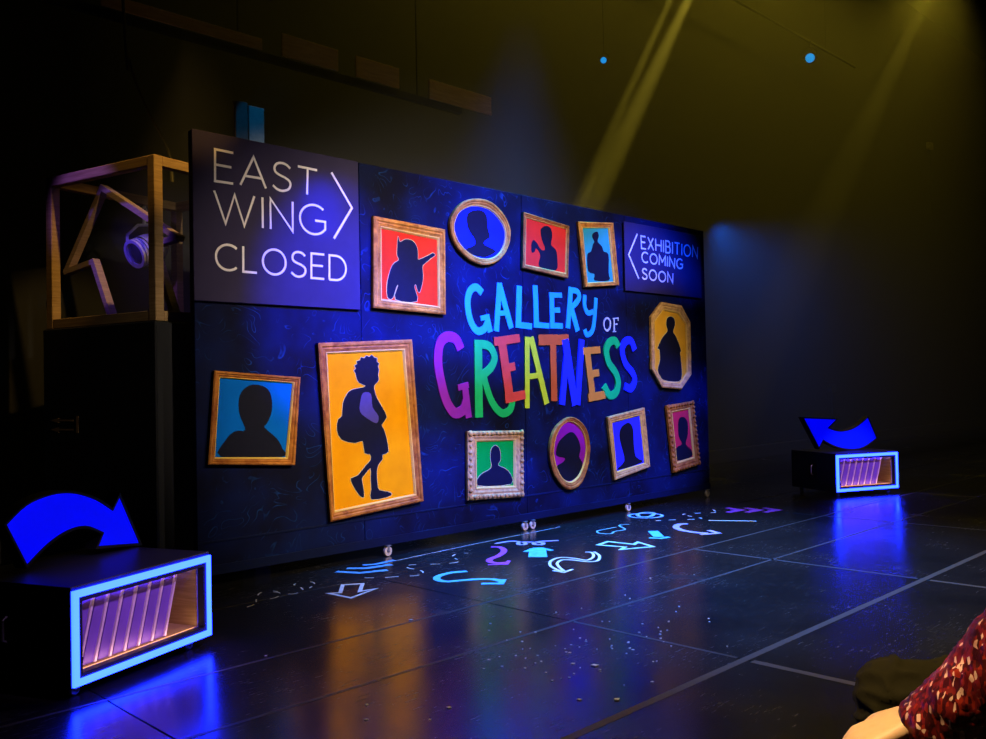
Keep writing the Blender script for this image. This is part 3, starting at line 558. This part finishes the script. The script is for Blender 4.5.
# ------------------------------------------------------------------ flight-case crates with glowing frames, arrows on top
LED = mat('cold_blue_led', (0.1, 0.3, 0.6), 0.4, 0.0, emit=(0.0035, 0.013, 1.0), strength=38.0)
ARROWFACE = mat('blue_lightbox_face', (0.0, 0.02, 0.4), 0.4, 0.0, emit=(0.0, 0.0006, 1.0), strength=0.9)
CASE = mat('dark_blue_black_laminate', (0.012, 0.013, 0.03), 0.35)
SLAT = mat('led_tinted_board', (0.2, 0.08, 0.55), 0.5, 0.15, 10); SLATEDGE = mat('pale_pink_edge', (0.75, 0.5, 0.75), 0.5)  # violet tint of the LED glow is put into the board colour
CW, CDP, CH = 0.875, 0.74, 0.485
def crate(P, ang, label):
    t = thing('flight_crate', (P.x, P.y, 0), ang, label, 'crate', 'flight crates with lit frames')
    m = MB(); zb = .055; th = .016
    m.box(0, CW, 0.0, CDP, CH - th, CH, .003); m.box(0, CW, 0, CDP, zb, zb + th, .003)
    m.box(0, th, 0, CDP, zb + th, CH - th); m.box(CW - th, CW, 0, CDP, zb + th, CH - th); m.box(th, CW - th, CDP - th, CDP, zb + th, CH - th)
    m.build('body', CASE, t)
    fx0, fx1, fz0, fz1, fw = 0.004, CW - .004, .062, .468, .030
    m = MB(lambda a, b_, c: (a, -c, b_))
    m.loops([[(x, z, h) for x, z in ((fx0 + i, fz0 + i), (fx1 - i, fz0 + i), (fx1 - i, fz1 - i), (fx0 + i, fz1 - i))] for i, h in ((0, 0.0005), (0, .014), (fw, .014), (fw, .0005), (0, 0.0005))])
    m.build('led_frame', LED, t)
    m = MB(lambda a, b_, c: (a, -c, b_)); i0 = fw + .0005
    m.loops([[(x, z, h) for x, z in ((fx0 + i, fz0 + i), (fx1 - i, fz0 + i), (fx1 - i, fz1 - i), (fx0 + i, fz1 - i))] for i, h in ((i0, .0008), (i0, .009), (i0 + .02, .009), (i0 + .02, -.03), (i0 + .015, -.03), (i0, .0008))])
    m.build('inner_bezel', BLACK, t)
    x0, x1, z0, z1 = .06, CW - .06, .122, .408
    m = MB(); m.box(x0 - .02, x1 + .02, .36, .372, z0 - .03, z1 + .03); m.build('back_board', PLY, t)
    m = MB(); m.box(x0 - .02, x1 + .02, .035, .359, z0 - .03, z0 - .006); m.build('base_board', PLY, t)
    m = MB(); m.box(x1 + .001, x1 + .018, .035, .359, z0 - .0055, z1 + .03); m.build('side_board', PLY, t)
    n_ = 7; pitch = (x1 - x0) * .80 / n_; lean = .10
    for k in range(n_):
        a = x0 - .012 + pitch * k
        fn = lambda x, z, y: (x, y, z)
        def slab(xa, xb, ya, yb):
            q = MB(fn); q.prism([(xa - lean * .3, z0 - .004), (xb - lean * .3, z0 - .004), (xb + lean * .6, z1 + .02), (xa + lean * .6, z1 + .02)], ya, yb); return q
        s_ = slab(a + .012, a + pitch - .019, .06, .24).build('leaning_board', SLAT, t)
        slab(a + pitch - .0185, a + pitch - .006, .05, .24).build('board_edge', SLATEDGE, s_)
    for k, (hx, hy) in enumerate(((-.004, CDP / 2), (CW + .004, CDP / 2))):
        sg = -1 if k == 0 else 1
        m = MB(); m.box(min(hx, hx - sg * .0035), max(hx, hx - sg * .0035), hy - .07, hy + .07, .2, .36, .001); pl = m.build('handle_plate', BLACKMETAL, t)
        m = MB(); m.tube([(hx, hy, .225), (hx + sg * .022, hy, .235), (hx + sg * .022, hy, .325), (hx, hy, .335)], .007, 8); m.build('handle', STEEL, pl)
    for cx, cy in ((.08, .07), (CW - .08, .07), (.08, CDP - .07), (CW - .08, CDP - .07)): caster(t, (cx, cy, .027), .71 * 0.95)
    fills = ((z1 + .02, 38), (z0 - .003, 142))
    # added warm fill lights, top and bottom, to brighten the crate interior
    for lz, la in fills:
        l = bpy.data.lights.new('added_crate_fill', 'AREA'); l.shape = 'RECTANGLE'; l.size = x1 - x0 - .04; l.size_y = .02; l.energy = 0.3; l.color = (1.0, 0.66, 0.4)
        o = bpy.data.objects.new('added_crate_fill', l); COL.objects.link(o); o.parent = t; o.location = (CW / 2, .028, lz); o.rotation_euler = (math.radians(la), 0, 0)
    return t
def arrow(foot, ang, outline, label):
    d = Vector((math.cos(ang), math.sin(ang), 0)); Q = on_floor(*foot, CH + .007); Q.z = 0
    pts = [on_plane(x, y, Q, d) for x, y in outline]
    dz = max(0, CH + .007 - min(p[1] for p in pts)); pts = [(a, z + dz) for a, z in pts]
    a0 = sum(p[0] for p in pts) / len(pts); c = Vector((a0, sum(p[1] for p in pts) / len(pts)))
    t = thing('arrow_lightbox', (Q + d * a0 + Z * CH), ang, label, 'arrow light', 'blue arrow lightboxes on the crates')
    fn = lambda a, z, h: (a - a0, -h, z - CH)
    m = MB(fn); m.prism(pts, -.07, 0.0); m.ribbon(pts, .012, -.07, 0.007, True); m.build('case', BLACK, t)
    m = MB(fn)
    ins = []
    k = len(pts)
    for i in range(k):
        e1 = (Vector(pts[i]) - Vector(pts[i - 1])).normalized(); e2 = (Vector(pts[(i + 1) % k]) - Vector(pts[i])).normalized()
        n1 = Vector((-e1.y, e1.x)); n2 = Vector((-e2.y, e2.x)); b_ = (n1 + n2).normalized()
        ins.append((Vector(pts[i]), b_ / max(.5, b_.dot(n1))))
    area = sum(pts[i][0] * pts[(i + 1) % k][1] - pts[(i + 1) % k][0] * pts[i][1] for i in range(k)); sg = 1 if area > 0 else -1
    m.prism([tuple(p + b_ * sg * .0085) for p, b_ in ins], 0.0005, .0035); m.build('lit_face', ARROWFACE, t)
    return t
LP, LA = Vector((-1.81, 3.83, 0)), math.radians(67.6)
RP, RA = Vector((3.77, 9.98, 0)), math.radians(20.5)
crate(LP, LA, 'large near flight crate with glowing frame and slanted boards tinted violet, left foreground')
crate(RP, RA, 'distant flight crate with glowing frame and slanted boards, right of the wall')
ZL = zoom(0, 470, 240 / 659); ZR = zoom(780, 400, 140 / 941)
top = smooth([(12, 160), (70, 104), (140, 74), (200, 69), (260, 86), (308, 116)], 4, False)
bot = smooth([(280, 182), (235, 166), (185, 178), (130, 215), (72, 275)], 4, False)
arrow(ZL([(72, 275)])[0], LA, ZL(top + [(327, 76), (385, 212), (264, 222)] + bot), 'large glowing blue curved arrow arching down to the right, on the near crate')
top = smooth([(650, 258), (570, 315), (500, 334), (420, 328), (350, 305), (290, 272)], 4, False)
bot = smooth([(325, 188), (380, 206), (440, 206), (510, 180), (590, 115)], 4, False)
arrow(ZR([(480, 334)])[0], RA, ZR(top + [(262, 325), (155, 120), (382, 130)] + bot), 'glowing blue curved arrow pointing up to the left, on the distant crate')

# ------------------------------------------------------------------ timber box frame, tall case and arrow outline, far left
L_, R_, B_ = Vector((-3.28, 6.62, 0)), Vector((-2.23, 6.0, 0)), Vector((-2.72, 7.70, 0))
FA = math.atan2((R_ - L_).y, (R_ - L_).x); fd = Vector((math.cos(FA), math.sin(FA), 0)); fbk = Vector((-fd.y, fd.x, 0)); FW = 1.2
FZ0, FZ1 = 1.79, 2.91
tc = thing('tall_black_case', L_, FA, 'tall plain black case under the timber frame with faint this-way-up arrows', 'case')
m = MB(); m.box(-.02, FW + .02, -.02, FW + .02, .06, FZ0 - .002, .01); m.build('body', BLACK, tc)
for sx in (.06, FW - .06):
    for sy in (.06, FW - .06): caster(tc, (sx, sy, .03), .78)
mk = mat('faded_ochre_print', (0.35, 0.2, 0.08), 0.6)
Lf = L_ - fbk * .0215
ZM = zoom(20, 380, 200 / 672)
def casefn(a, z, h): return (a, -.0205 - h, z)
for yy in (136, 167):
    m = MB(casefn); P = lambda q: [on_plane(*p, Lf, fd) for p in ZM(q)]
    m.ribbon(P([(180, yy), (128, yy)]), .012, 0, .0015); m.prism(P([(130, yy - 9), (102, yy), (130, yy + 9)]), 0, .0014); m.build('up_arrow_mark', mk, tc)
m = MB(casefn); m.ribbon(P([(192, 121), (192, 178)]), .025, 0, .0015); m.build('bar_mark', mk, tc)

tf = thing('timber_box_frame', L_ + Z * FZ0, FA, 'open cube frame of bare timber standing on the tall black case', 'timber frame')
H = FZ1 - FZ0; tw = .07
for sx in (0, FW - tw):
    for sy in (0, FW - tw):
        m = MB(); m.box(sx, sx + tw, sy, sy + tw, 0.0, H, .004); m.build('post', TIMBER, tf)
for z_ in (0.0, H - tw):
    for sy in (0, FW - tw):
        m = MB(); m.box(tw + .0005, FW - tw - .0005, sy + .001, sy + tw - .001, z_, z_ + tw, .004); m.build('beam', TIMBER, tf)
    for sx in (0, FW - tw):
        m = MB(); m.box(sx + .001, sx + tw - .001, tw + .0005, FW - tw - .0005, z_, z_ + tw, .004); m.build('side_beam', TIMBER, tf)
# arrow outline prop inside it
ZT = zoom(20, 130, 190 / 669); Qp = L_ + fbk * .40
ao = [on_plane(x, y, Qp, fd) for x, y in ZT([(297, 205), (170, 500), (265, 465), (338, 715), (545, 640), (471, 407), (560, 380)])]
mz = min(p[1] for p in ao); ao = [(a, max(z, FZ0 + .025)) for a, z in ao]
at = thing('arrow_outline', Qp + fd * ao[3][0] + Z * FZ0, FA, 'leaning wooden arrow outline propped inside the timber frame', 'arrow prop')
for i in range(7):
    a, b_ = Vector(ao[i]), Vector(ao[(i + 1) % 7]); dd = (b_ - a).normalized() * .018
    m = MB(lambda p, z, h: (p - ao[3][0], -h, z - FZ0)); m.ribbon([tuple(a - dd), tuple(b_ + dd)], .042, -.03 - .0004 * i, .03 + .0004 * i)
    m.build('batten', m_wood('lilac_washed_batten', (0.3, 0.22, 0.24), (0.5, 0.36, 0.36)) if i == 0 else bpy.data.materials['lilac_washed_batten'], at)

# stage lanterns
LENS = mat('lit_blue_lens', (0.0, 0.2, 0.6), 0.2, 0.0, emit=(0.0, 0.28, 0.75), strength=1.1)
LENSDARK = mat('dark_glass_lens', (0.02, 0.02, 0.05), 0.1, 0.0)
def lantern(loc, aim, drop, label, lens, s=1.0, body=BLACKMETAL):
    t = thing('stage_lantern', loc, 0, label, 'stage light', 'stage lanterns')
    q = (Vector(aim) - Vector(loc)).to_track_quat('-Y', 'Z').to_matrix().to_4x4()
    def rings(prof, seg=20): return [[tuple(q @ Vector((r * s * math.cos(2 * math.pi * j / seg), y * s, r * s * math.sin(2 * math.pi * j / seg)))) for j in range(seg)] for r, y in prof]
    m = MB(); m.loops(rings([(.001, .17), (.07, .165), (.105, .12), (.115, .04), (.115, -.02)]), True); h = m.build('housing', body, t, shade=True)
    for y in (-.024, -.052, -.080):
        m = MB(); m.loops(rings([(.085, y), (.108, y), (.108, y - .018), (.085, y - .018), (.085, y)])); m.build('cooling_rib', body, t)
    m = MB(); m.loops(rings([(.001, -.090), (.04, -.089), (.072, -.083), (.082, -.074), (.082, -.066), (.001, -.066)])); m.build('lens', lens, t, shade=True)
    m = MB(); m.tube([(-.128 * s, 0, 0), (-.128 * s, 0, .12 * s), (-.05 * s, 0, .19 * s), (.05 * s, 0, .19 * s), (.128 * s, 0, .12 * s), (.128 * s, 0, 0)], .012 * s, 8); m.build('yoke', body, t)
    for x in (-1, 1):
        m = MB(); m.tube([(x * .112 * s, 0, 0), (x * .145 * s, 0, 0)], .02 * s, 10); m.build('tilt_knob', body, t)
    m = MB(); m.tube([(0, 0, .19 * s), (0, 0, drop)], .014 * s, 8); m.build('hanging_stem', body, t)
    m = MB(); m.tube([(0, -.03 * s, drop), (0, -.035 * s, drop + .05 * s), (0, 0, drop + .075 * s), (0, .035 * s, drop + .05 * s)], .012 * s, 8); m.build('hook_clamp', body, t)
    return t
mid = L_ + fbk * (FW * .70) + fd * .035
GREY = mat('pale_grey_casting', (0.5, 0.48, 0.52), 0.4)
lantern((mid.x, mid.y, 2.47), (mid.x - .8, mid.y - 1.2, 1.85), 2.84 - 2.47 - .09, 'rounded pale stage lantern lit blue, hanging inside the timber frame', LENSDARK, 1.1, GREY)
def bar(name, s0, s1, t, z, r, label):
    o = thing(name, stage(s0, t, z), ANG, label, 'lighting bar')
    m = MB(); m.tube([(0, 0, 0), (s1 - s0, 0, 0)], r, 12); m.build('pipe', BLACKMETAL, o)
    for k in range(5):
        x = (s1 - s0) * (k + .5) / 5; m = MB(); m.tube([(x, 0, r), (x, 0, 9.9 - z)], .002, 6); m.build('suspension_cable', BLACKMETAL, o)
    return o
TB = -1.85
u1, v1 = on_wall(604, 60, TB); u2, v2 = on_wall(810, 58, TB)
zb = v2 + .30
bar('lighting_bar', 2.0, 15.0, TB, zb, .024, 'long black overhead lighting bar carrying the two blue lanterns')
lantern(stage(u1, TB, v1), CAM + Vector((-2.2, 0, -1.0)), zb - v1 - .045, 'smaller distant lantern with tiny blue glint above the yellow beam', LENS, .5)
lantern(stage(u2, TB, v2), CAM, zb - v2 - .045, 'overhead lantern with bright blue lens, upper right', LENS, 1.0)

# overhead batten with fascia boards, upper left
TF = -1.3
fa = thing('overhead_fascia', stage(on_wall(122, 0, TF)[0], TF, on_wall(122, 0, TF)[1]), ANG, 'row of dim brown fascia boards on a batten high above the wall', 'overhead fascia')
f0 = on_wall(122, 0, TF); FB = m_wood('dim_brown_board', (0.7, 0.4, 0.14), (0.9, 0.6, 0.24), (1, 1, 8))
for (xa, ya, xb, yb, hh) in ((100, -6, 261, 38, .10), (281, 32, 337, 52, .2), (355, 56, 398, 69, .2), (428, 79, 490, 98, .2)):
    a, b_ = on_wall(xa, ya, TF), on_wall(xb, yb, TF)
    m = MB(wfn(f0[0], f0[1])); z_ = (a[1] + b_[1]) / 2; m.box(a[0], b_[0], z_ - hh, z_, 0, .02, .002); m.build('fascia_board', FB, fa)
m = MB(wfn(f0[0], f0[1])); m.box(f0[0] - 2, f0[0] + 3.6, f0[1] - .16, f0[1] - .10, -.06, -.001); m.build('batten', BLACK, fa)
for k in range(3):
    m = MB(wfn(f0[0], f0[1])); m.box(f0[0] - 1 + k * 2, f0[0] - .99 + k * 2, f0[1] - .1, 9.95, -.035, -.025); m.build('suspension_wire', BLACKMETAL, fa)

# brace post behind the wall
ub, vb = on_wall(250, 104, -.35)
bp_ = thing('brace_post', stage(ub, -.35, 0), ANG, 'twin-leaf brace post rising behind the wall top, lit cyan', 'post')
m = MB(); m.box(-.13, -.03, -.02, .02, 0, vb, .004); m.build('grey_leaf', mat('grey_leaf', (0.2, 0.19, 0.18), 0.6), bp_)
m = MB(); m.box(-.028, .10, -.03, .03, 0, vb - .02, .004); m.build('pale_leaf', mat('pale_leaf', (0.5, 0.55, 0.55), 0.5), bp_)
spot('cyan_post_spot', stage(ub + .9, 1.5, 4.9), stage(ub + .05, -.35, vb - .15), (0.005, 0.4, 1.0), 34, 9, 0.3, .02)

# conduit and boxes on the back wall
for (px, py, zl, lab) in ((930, 146, 1.2, 'small pale junction box high on the back wall with conduit below'), (832, 388, .8, 'dark socket box with conduit above the distant crate')):
    u_, v_ = on_wall(px, py, -2.1)
    t = thing('wall_box', stage(u_, -2.149, v_), ANG, lab, 'junction box')
    m = MB(); m.box(-.11, .11, -.09, 0, -.08, .08, .008); m.build('box', mat('pale_box', (0.4, 0.36, 0.28), 0.6) if zl > 1 else BLACKMETAL, t)
    m = MB(); m.tube([(.03, -.03, -.08), (.03, -.03, -zl - .6)], .016, 8); m.build('conduit', BLACKMETAL, t)
# loose cable hanging upper left
p0, p1 = on_wall(130, 60, -.9), on_wall(168, 150, -.9)
m = MB(wfn(p0[0], p0[1])); m.tube(smooth([(p0[0] - .3, 9.9, 0), (p0[0] - .05, p0[1] + .5, 0), (p0[0], p0[1], 0), ((p0[0] + p1[0]) / 2 - .03, (p0[1] + p1[1]) / 2, 0), (p1[0], p1[1], 0), (p1[0] + .03, 2.9, 0)], 5, False), .012, 6)
o = m.build('hanging_cable', mat('worn_yellow_cable', (0.1, 0.085, 0.03), 0.7), None, stage(p0[0], -.9, p0[1])); o.rotation_euler = (0, 0, ANG)
tag(o, 'thin slack cable hanging down behind the timber frame', 'cable')

# ------------------------------------------------------------------ haze behind and above the wall, with two yellow beams
hz = MB(lambda s_, z_, t_: (s_, -t_, z_)); hz.box(0.02, 38, 0.05, 9.8, -2.06, -0.13)
haze_m = bpy.data.materials.new('stage_haze'); haze_m.use_nodes = True; nt = haze_m.node_tree; nt.nodes.clear()
out = nt.nodes.new('ShaderNodeOutputMaterial'); vsn = nt.nodes.new('ShaderNodeVolumeScatter'); vsn.inputs['Density'].default_value = 0.08; vsn.inputs['Anisotropy'].default_value = 0.1
nt.links.new(vsn.outputs[0], out.inputs['Volume'])
hzo = hz.build('stage_haze', haze_m); hzo.location = A; hzo.rotation_euler = (0, 0, ANG)
tag(hzo, 'thin yellow-lit theatre haze hanging behind and above the wall', 'haze'); hzo['kind'] = 'stuff'
def beam(x0, y0, x1, y1, t, power, ang, ext=1.0):
    a, b_ = on_wall(x0, y0, t), on_wall(x1, y1, t)
    a, b_ = Vector(a), Vector(b_); src = a + (a - b_).normalized() * ext
    spot('yellow_beam_spot', stage(src.x, t, src.y), stage(b_.x, t, b_.y), (1.0, 0.75, 0.06), power, ang, .25, .03)
beam(688, 0, 592, 205, -.7, 9500, 3.2, 2.0)
beam(670, 0, 579, 205, -.7, 12000, 1.6, 2.0)
beam(925, 0, 835, 190, -.9, 1500, 4, 2.0)

# ------------------------------------------------------------------ seated spectator, lower right
def solid(chains, voxel=.006, smooth_it=6, extra=None):
    bm = bmesh.new()
    for ch in chains:
        for i, (p, r) in enumerate(ch):
            bmesh.ops.create_icosphere(bm, subdivisions=3, radius=r, matrix=Matrix.Translation(p))
            if i:
                p0_, r0_ = ch[i - 1]; a, b_ = Vector(p0_), Vector(p); d = b_ - a
                if d.length < 1e-5: continue
                q = d.to_track_quat('Z', 'Y').to_matrix().to_4x4()
                bmesh.ops.create_cone(bm, cap_ends=True, segments=24, radius1=r0_, radius2=r, depth=d.length, matrix=Matrix.Translation((a + b_) / 2) @ q)
    for c, rad in (extra or []):
        bmesh.ops.create_icosphere(bm, subdivisions=3, radius=1, matrix=Matrix.Translation(c) @ Matrix.Diagonal((*rad, 1)))
    me = bpy.data.meshes.new('tmp'); bm.to_mesh(me); bm.free(); o = bpy.data.objects.new('tmp', me); COL.objects.link(o)
    md = o.modifiers.new('r', 'REMESH'); md.mode = 'VOXEL'; md.voxel_size = voxel
    ms = o.modifiers.new('s', 'SMOOTH'); ms.iterations = smooth_it; ms.factor = .5
    dg = bpy.context.evaluated_depsgraph_get(); res = bpy.data.meshes.new_from_object(o.evaluated_get(dg))
    bpy.data.objects.remove(o); bpy.data.meshes.remove(me)
    res.polygons.foreach_set('use_smooth', [True] * len(res.polygons))
    return res
RISE = .15
def V(*a): return Vector(a)
WR, EL, SH = V(.662, 1.44, .763), V(.752, 1.32, .916), V(1.01, 1.42, 1.09)
SHR, ELR, WRR = V(1.08, 1.78, 1.09), V(1.24, 1.92, .87), V(1.12, 1.78, .80)
PEL, CHE, NEC, HEA = V(1.21, 1.6, .665), V(1.12, 1.6, .97), V(1.06, 1.6, 1.17), V(1.035, 1.6, 1.345)
KL, KR, HL, HR = V(.60, 1.45, .632), V(.772, 1.75, .678), V(1.17, 1.50, .655), V(1.17, 1.70, .655)
AL, AR = V(.63, 1.45, .25), V(.80, 1.75, .25)
def hand(Wp, K, side, curl):
    """wrist, knuckle centre, which way the thumb lies along Y, finger drop"""
    f_ = (K - Wp).normalized(); y = V(0, 1, 0); y = (y - f_ * y.dot(f_)).normalized(); n_ = f_.cross(y) * 1.0
    if n_.z > 0: n_ = -n_
    ch = []
    for k, (o_, ln) in enumerate(((.030, .92), (.010, 1.0), (-.010, .95), (-.029, .76))):
        o_ *= side
        b0 = Wp + f_ * .012 + y * o_ * .55; kn = K + y * o_ - n_ * .002 + f_ * (.008 if k in (1, 2) else 0)
        a1 = kn + (f_ * .80 + n_ * .42 * curl).normalized() * .042 * ln; a2 = a1 + (f_ * .35 + n_ * .95 * curl).normalized() * .028 * ln; a3 = a2 + (n_ * 1.0 * curl - f_ * .05).normalized() * .02 * ln
        ch.append([(b0, .0155), (b0.lerp(kn, .55), .0135), (kn, .0115), (a1, .0090), (a2, .0082), (a3, .0068)])
    t0 = Wp + f_ * .016 + y * side * .020; t1 = t0 + (f_ * .75 + y * side * .62 + n_ * .1).normalized() * .046; t2 = t1 + (f_ * .95 + y * side * .15 + n_ * .3).normalized() * .034; t3 = t2 + (f_ + n_ * .35).normalized() * .026
    ch.append([(t0, .0165), (t1, .0130), (t2, .0102), (t3, .0085)])
    return ch
person = thing('person', (1.17, 1.6, RISE), 0, 'seated spectator in red sequinned top and dark trousers, hand resting on knee', 'person')
PO = V(1.17, 1.6, RISE)
def part(name, me, material, parent=person):
    me.transform(Matrix.Translation(-PO)); me.materials.clear(); me.materials.append(material)
    me.name = name; return link(name, me, parent)
KN = V(.577, 1.445, .725)
chains = [[(PEL, .12), (CHE, .12), (NEC, .055), (HEA + V(.02, 0, -.06), .06)], [(CHE, .11), (SH, .05), (EL, .038), (WR, .027)], [(CHE, .11), (SHR, .05), (ELR, .038), (WRR, .027)],
          [(PEL, .1), (HL, .075), (KL, .055), (AL, .04)], [(PEL, .1), (HR, .075), (KR, .055), (AR, .04)], [(SH, .05), (SHR, .05)]]
chains += hand(WR, KN, 1, 1.0) + hand(WRR, V(1.05, 1.755, .795), -1, .5)
body = solid(chains, .0055, 5, [(HEA, (.092, .074, .115)), (HEA + V(-.035, 0, -.05), (.055, .055, .06)), (HEA + V(-.095, 0, -.015), (.02, .014, .022)), (HEA + V(.015, .074, -.01), (.018, .012, .03)), (HEA + V(.015, -.074, -.01), (.018, .012, .03)),
                                (HEA + V(-.085, 0, -.062), (.012, .024, .007)), (HEA + V(-.083, .03, .012), (.01, .016, .007)), (HEA + V(-.083, -.03, .012), (.01, .016, .007))])
SKIN = mat('warm_skin', (0.62, 0.36, 0.23), 0.5, 0.06, 40); SKIN.node_tree.nodes['Principled BSDF'].inputs['Subsurface Weight'].default_value = 0.1
SKIN.node_tree.nodes['Principled BSDF'].inputs['Subsurface Scale'].default_value = 0.01
part('body', body, SKIN)
hair = solid([[(HEA + V(.03, 0, .05), .095), (HEA + V(.06, 0, -.03), .085), (HEA + V(.065, 0, -.12), .06)], [(HEA + V(-.03, 0, .085), .06), (HEA + V(.03, 0, .06), .09)]], .008, 4)
part('hair', hair, mat('brown_hair', (0.05, 0.025, 0.012), 0.5, 0.4, 60))
ey = V(*(WR - EL).normalized())
blouse = solid([[(PEL + V(0, 0, .02), .15), (CHE, .15), (NEC - V(0, 0, .05), .075)], [(SH, .072), (EL + V(.02, 0, -.004), .070), (EL.lerp(WR, .5) + V(.016, -.008, -.022), .062), (WR - ey * .016 + V(.012, -.008, -.016), .053)],
                [(SHR, .072), (ELR, .062), (WRR + (ELR - WRR).normalized() * .04, .044)], [(SH, .075), (CHE + V(0, 0, .1), .12), (SHR, .075)]], .006, 5)
from mathutils import noise
def ruffle(me, fn):
    co = [(v_.co.copy(), v_.normal.copy()) for v_ in me.vertices]
    for v_, (c_, n_) in zip(me.vertices, co): v_.co = c_ + n_ * fn(c_)
ruffle(blouse, lambda c_: .0035 * noise.noise(c_ * 90) + .004 * noise.noise(c_ * 30))
part('sequinned_top', blouse, SEQUIN)
tr = solid([[(PEL, .135), (HL, .105), (KL, .08), (AL, .062)], [(PEL, .135), (HR, .108), (HR.lerp(KR, .5), .092), (KR, .083), (KR.lerp(AR, .4), .074), (AR, .062)]], .007, 5)
def fold(c_):                                        # creases running from the knee up the thigh
    q = Vector((c_.x * 9 + c_.z * 16, c_.y * 10, c_.z * 26 - c_.x * 16))
    r_ = 1 - abs(noise.noise(q)) * 2.2
    return .011 * max(0, r_) ** 3 - .004
ruffle(tr, fold)
TROU = mat('dark_olive_trousers', (0.012, 0.0095, 0.004), 0.9, 0.25, 14, bump=0.3, spec=0.08)
part('trousers', tr, TROU)
for a in (AL, AR):
    sh = solid([[(a + V(.03, 0, -.055), .044), (a + V(-.07, 0, -.055), .044), (a + V(-.15, 0, -.063), .036)], [(a + V(.01, 0, 0), .05), (a + V(.01, 0, -.05), .05)]], .007, 4)
    for v_ in sh.vertices: v_.co.z = max(v_.co.z, RISE + .001)
    part('shoe', sh, mat('black_leather', (0.015, 0.013, 0.012), 0.35))
EYE = mat('dark_eye', (0.02, 0.012, 0.008), 0.1, 0.0)
for sy in (-.03, .03):
    bm_ = bmesh.new(); bmesh.ops.create_uvsphere(bm_, u_segments=14, v_segments=8, radius=.0095, matrix=Matrix.Translation(HEA + V(-.078, sy, .002)))
    em_ = bpy.data.meshes.new('eye'); bm_.to_mesh(em_); bm_.free(); part('eye', em_, EYE)
pl = MB(); pl.box(-2.4, 2.6, -1.2, 2.35, -.006, RISE - .001, .004); o = structure(pl.build('floor_riser', mat('dark_carpet', (0.02, 0.018, 0.022), 0.9, 0.3, 80)))
chair = thing('auditorium_seat', (1.24, 1.6, RISE), 0, 'dark upholstered auditorium seat under the spectator', 'seat')
UPH = mat('dark_plush', (0.05, 0.012, 0.018), 0.9, 0.2, 60)
m = MB(); m.box(-.26, .24, -.25, .25, .31, .374, .02); m.build('seat_pad', UPH, chair)
m = MB(); m.box(.26, .33, -.25, .25, .30, .86, .025); m.build('backrest', UPH, chair)
for sy in (-.24, .20):
    for sx in (-.22, .27):
        m = MB(); m.box(sx, sx + .04, sy, sy + .04, 0, .31 if sx < 0 else .30, .004); m.build('leg', BLACKMETAL, chair)
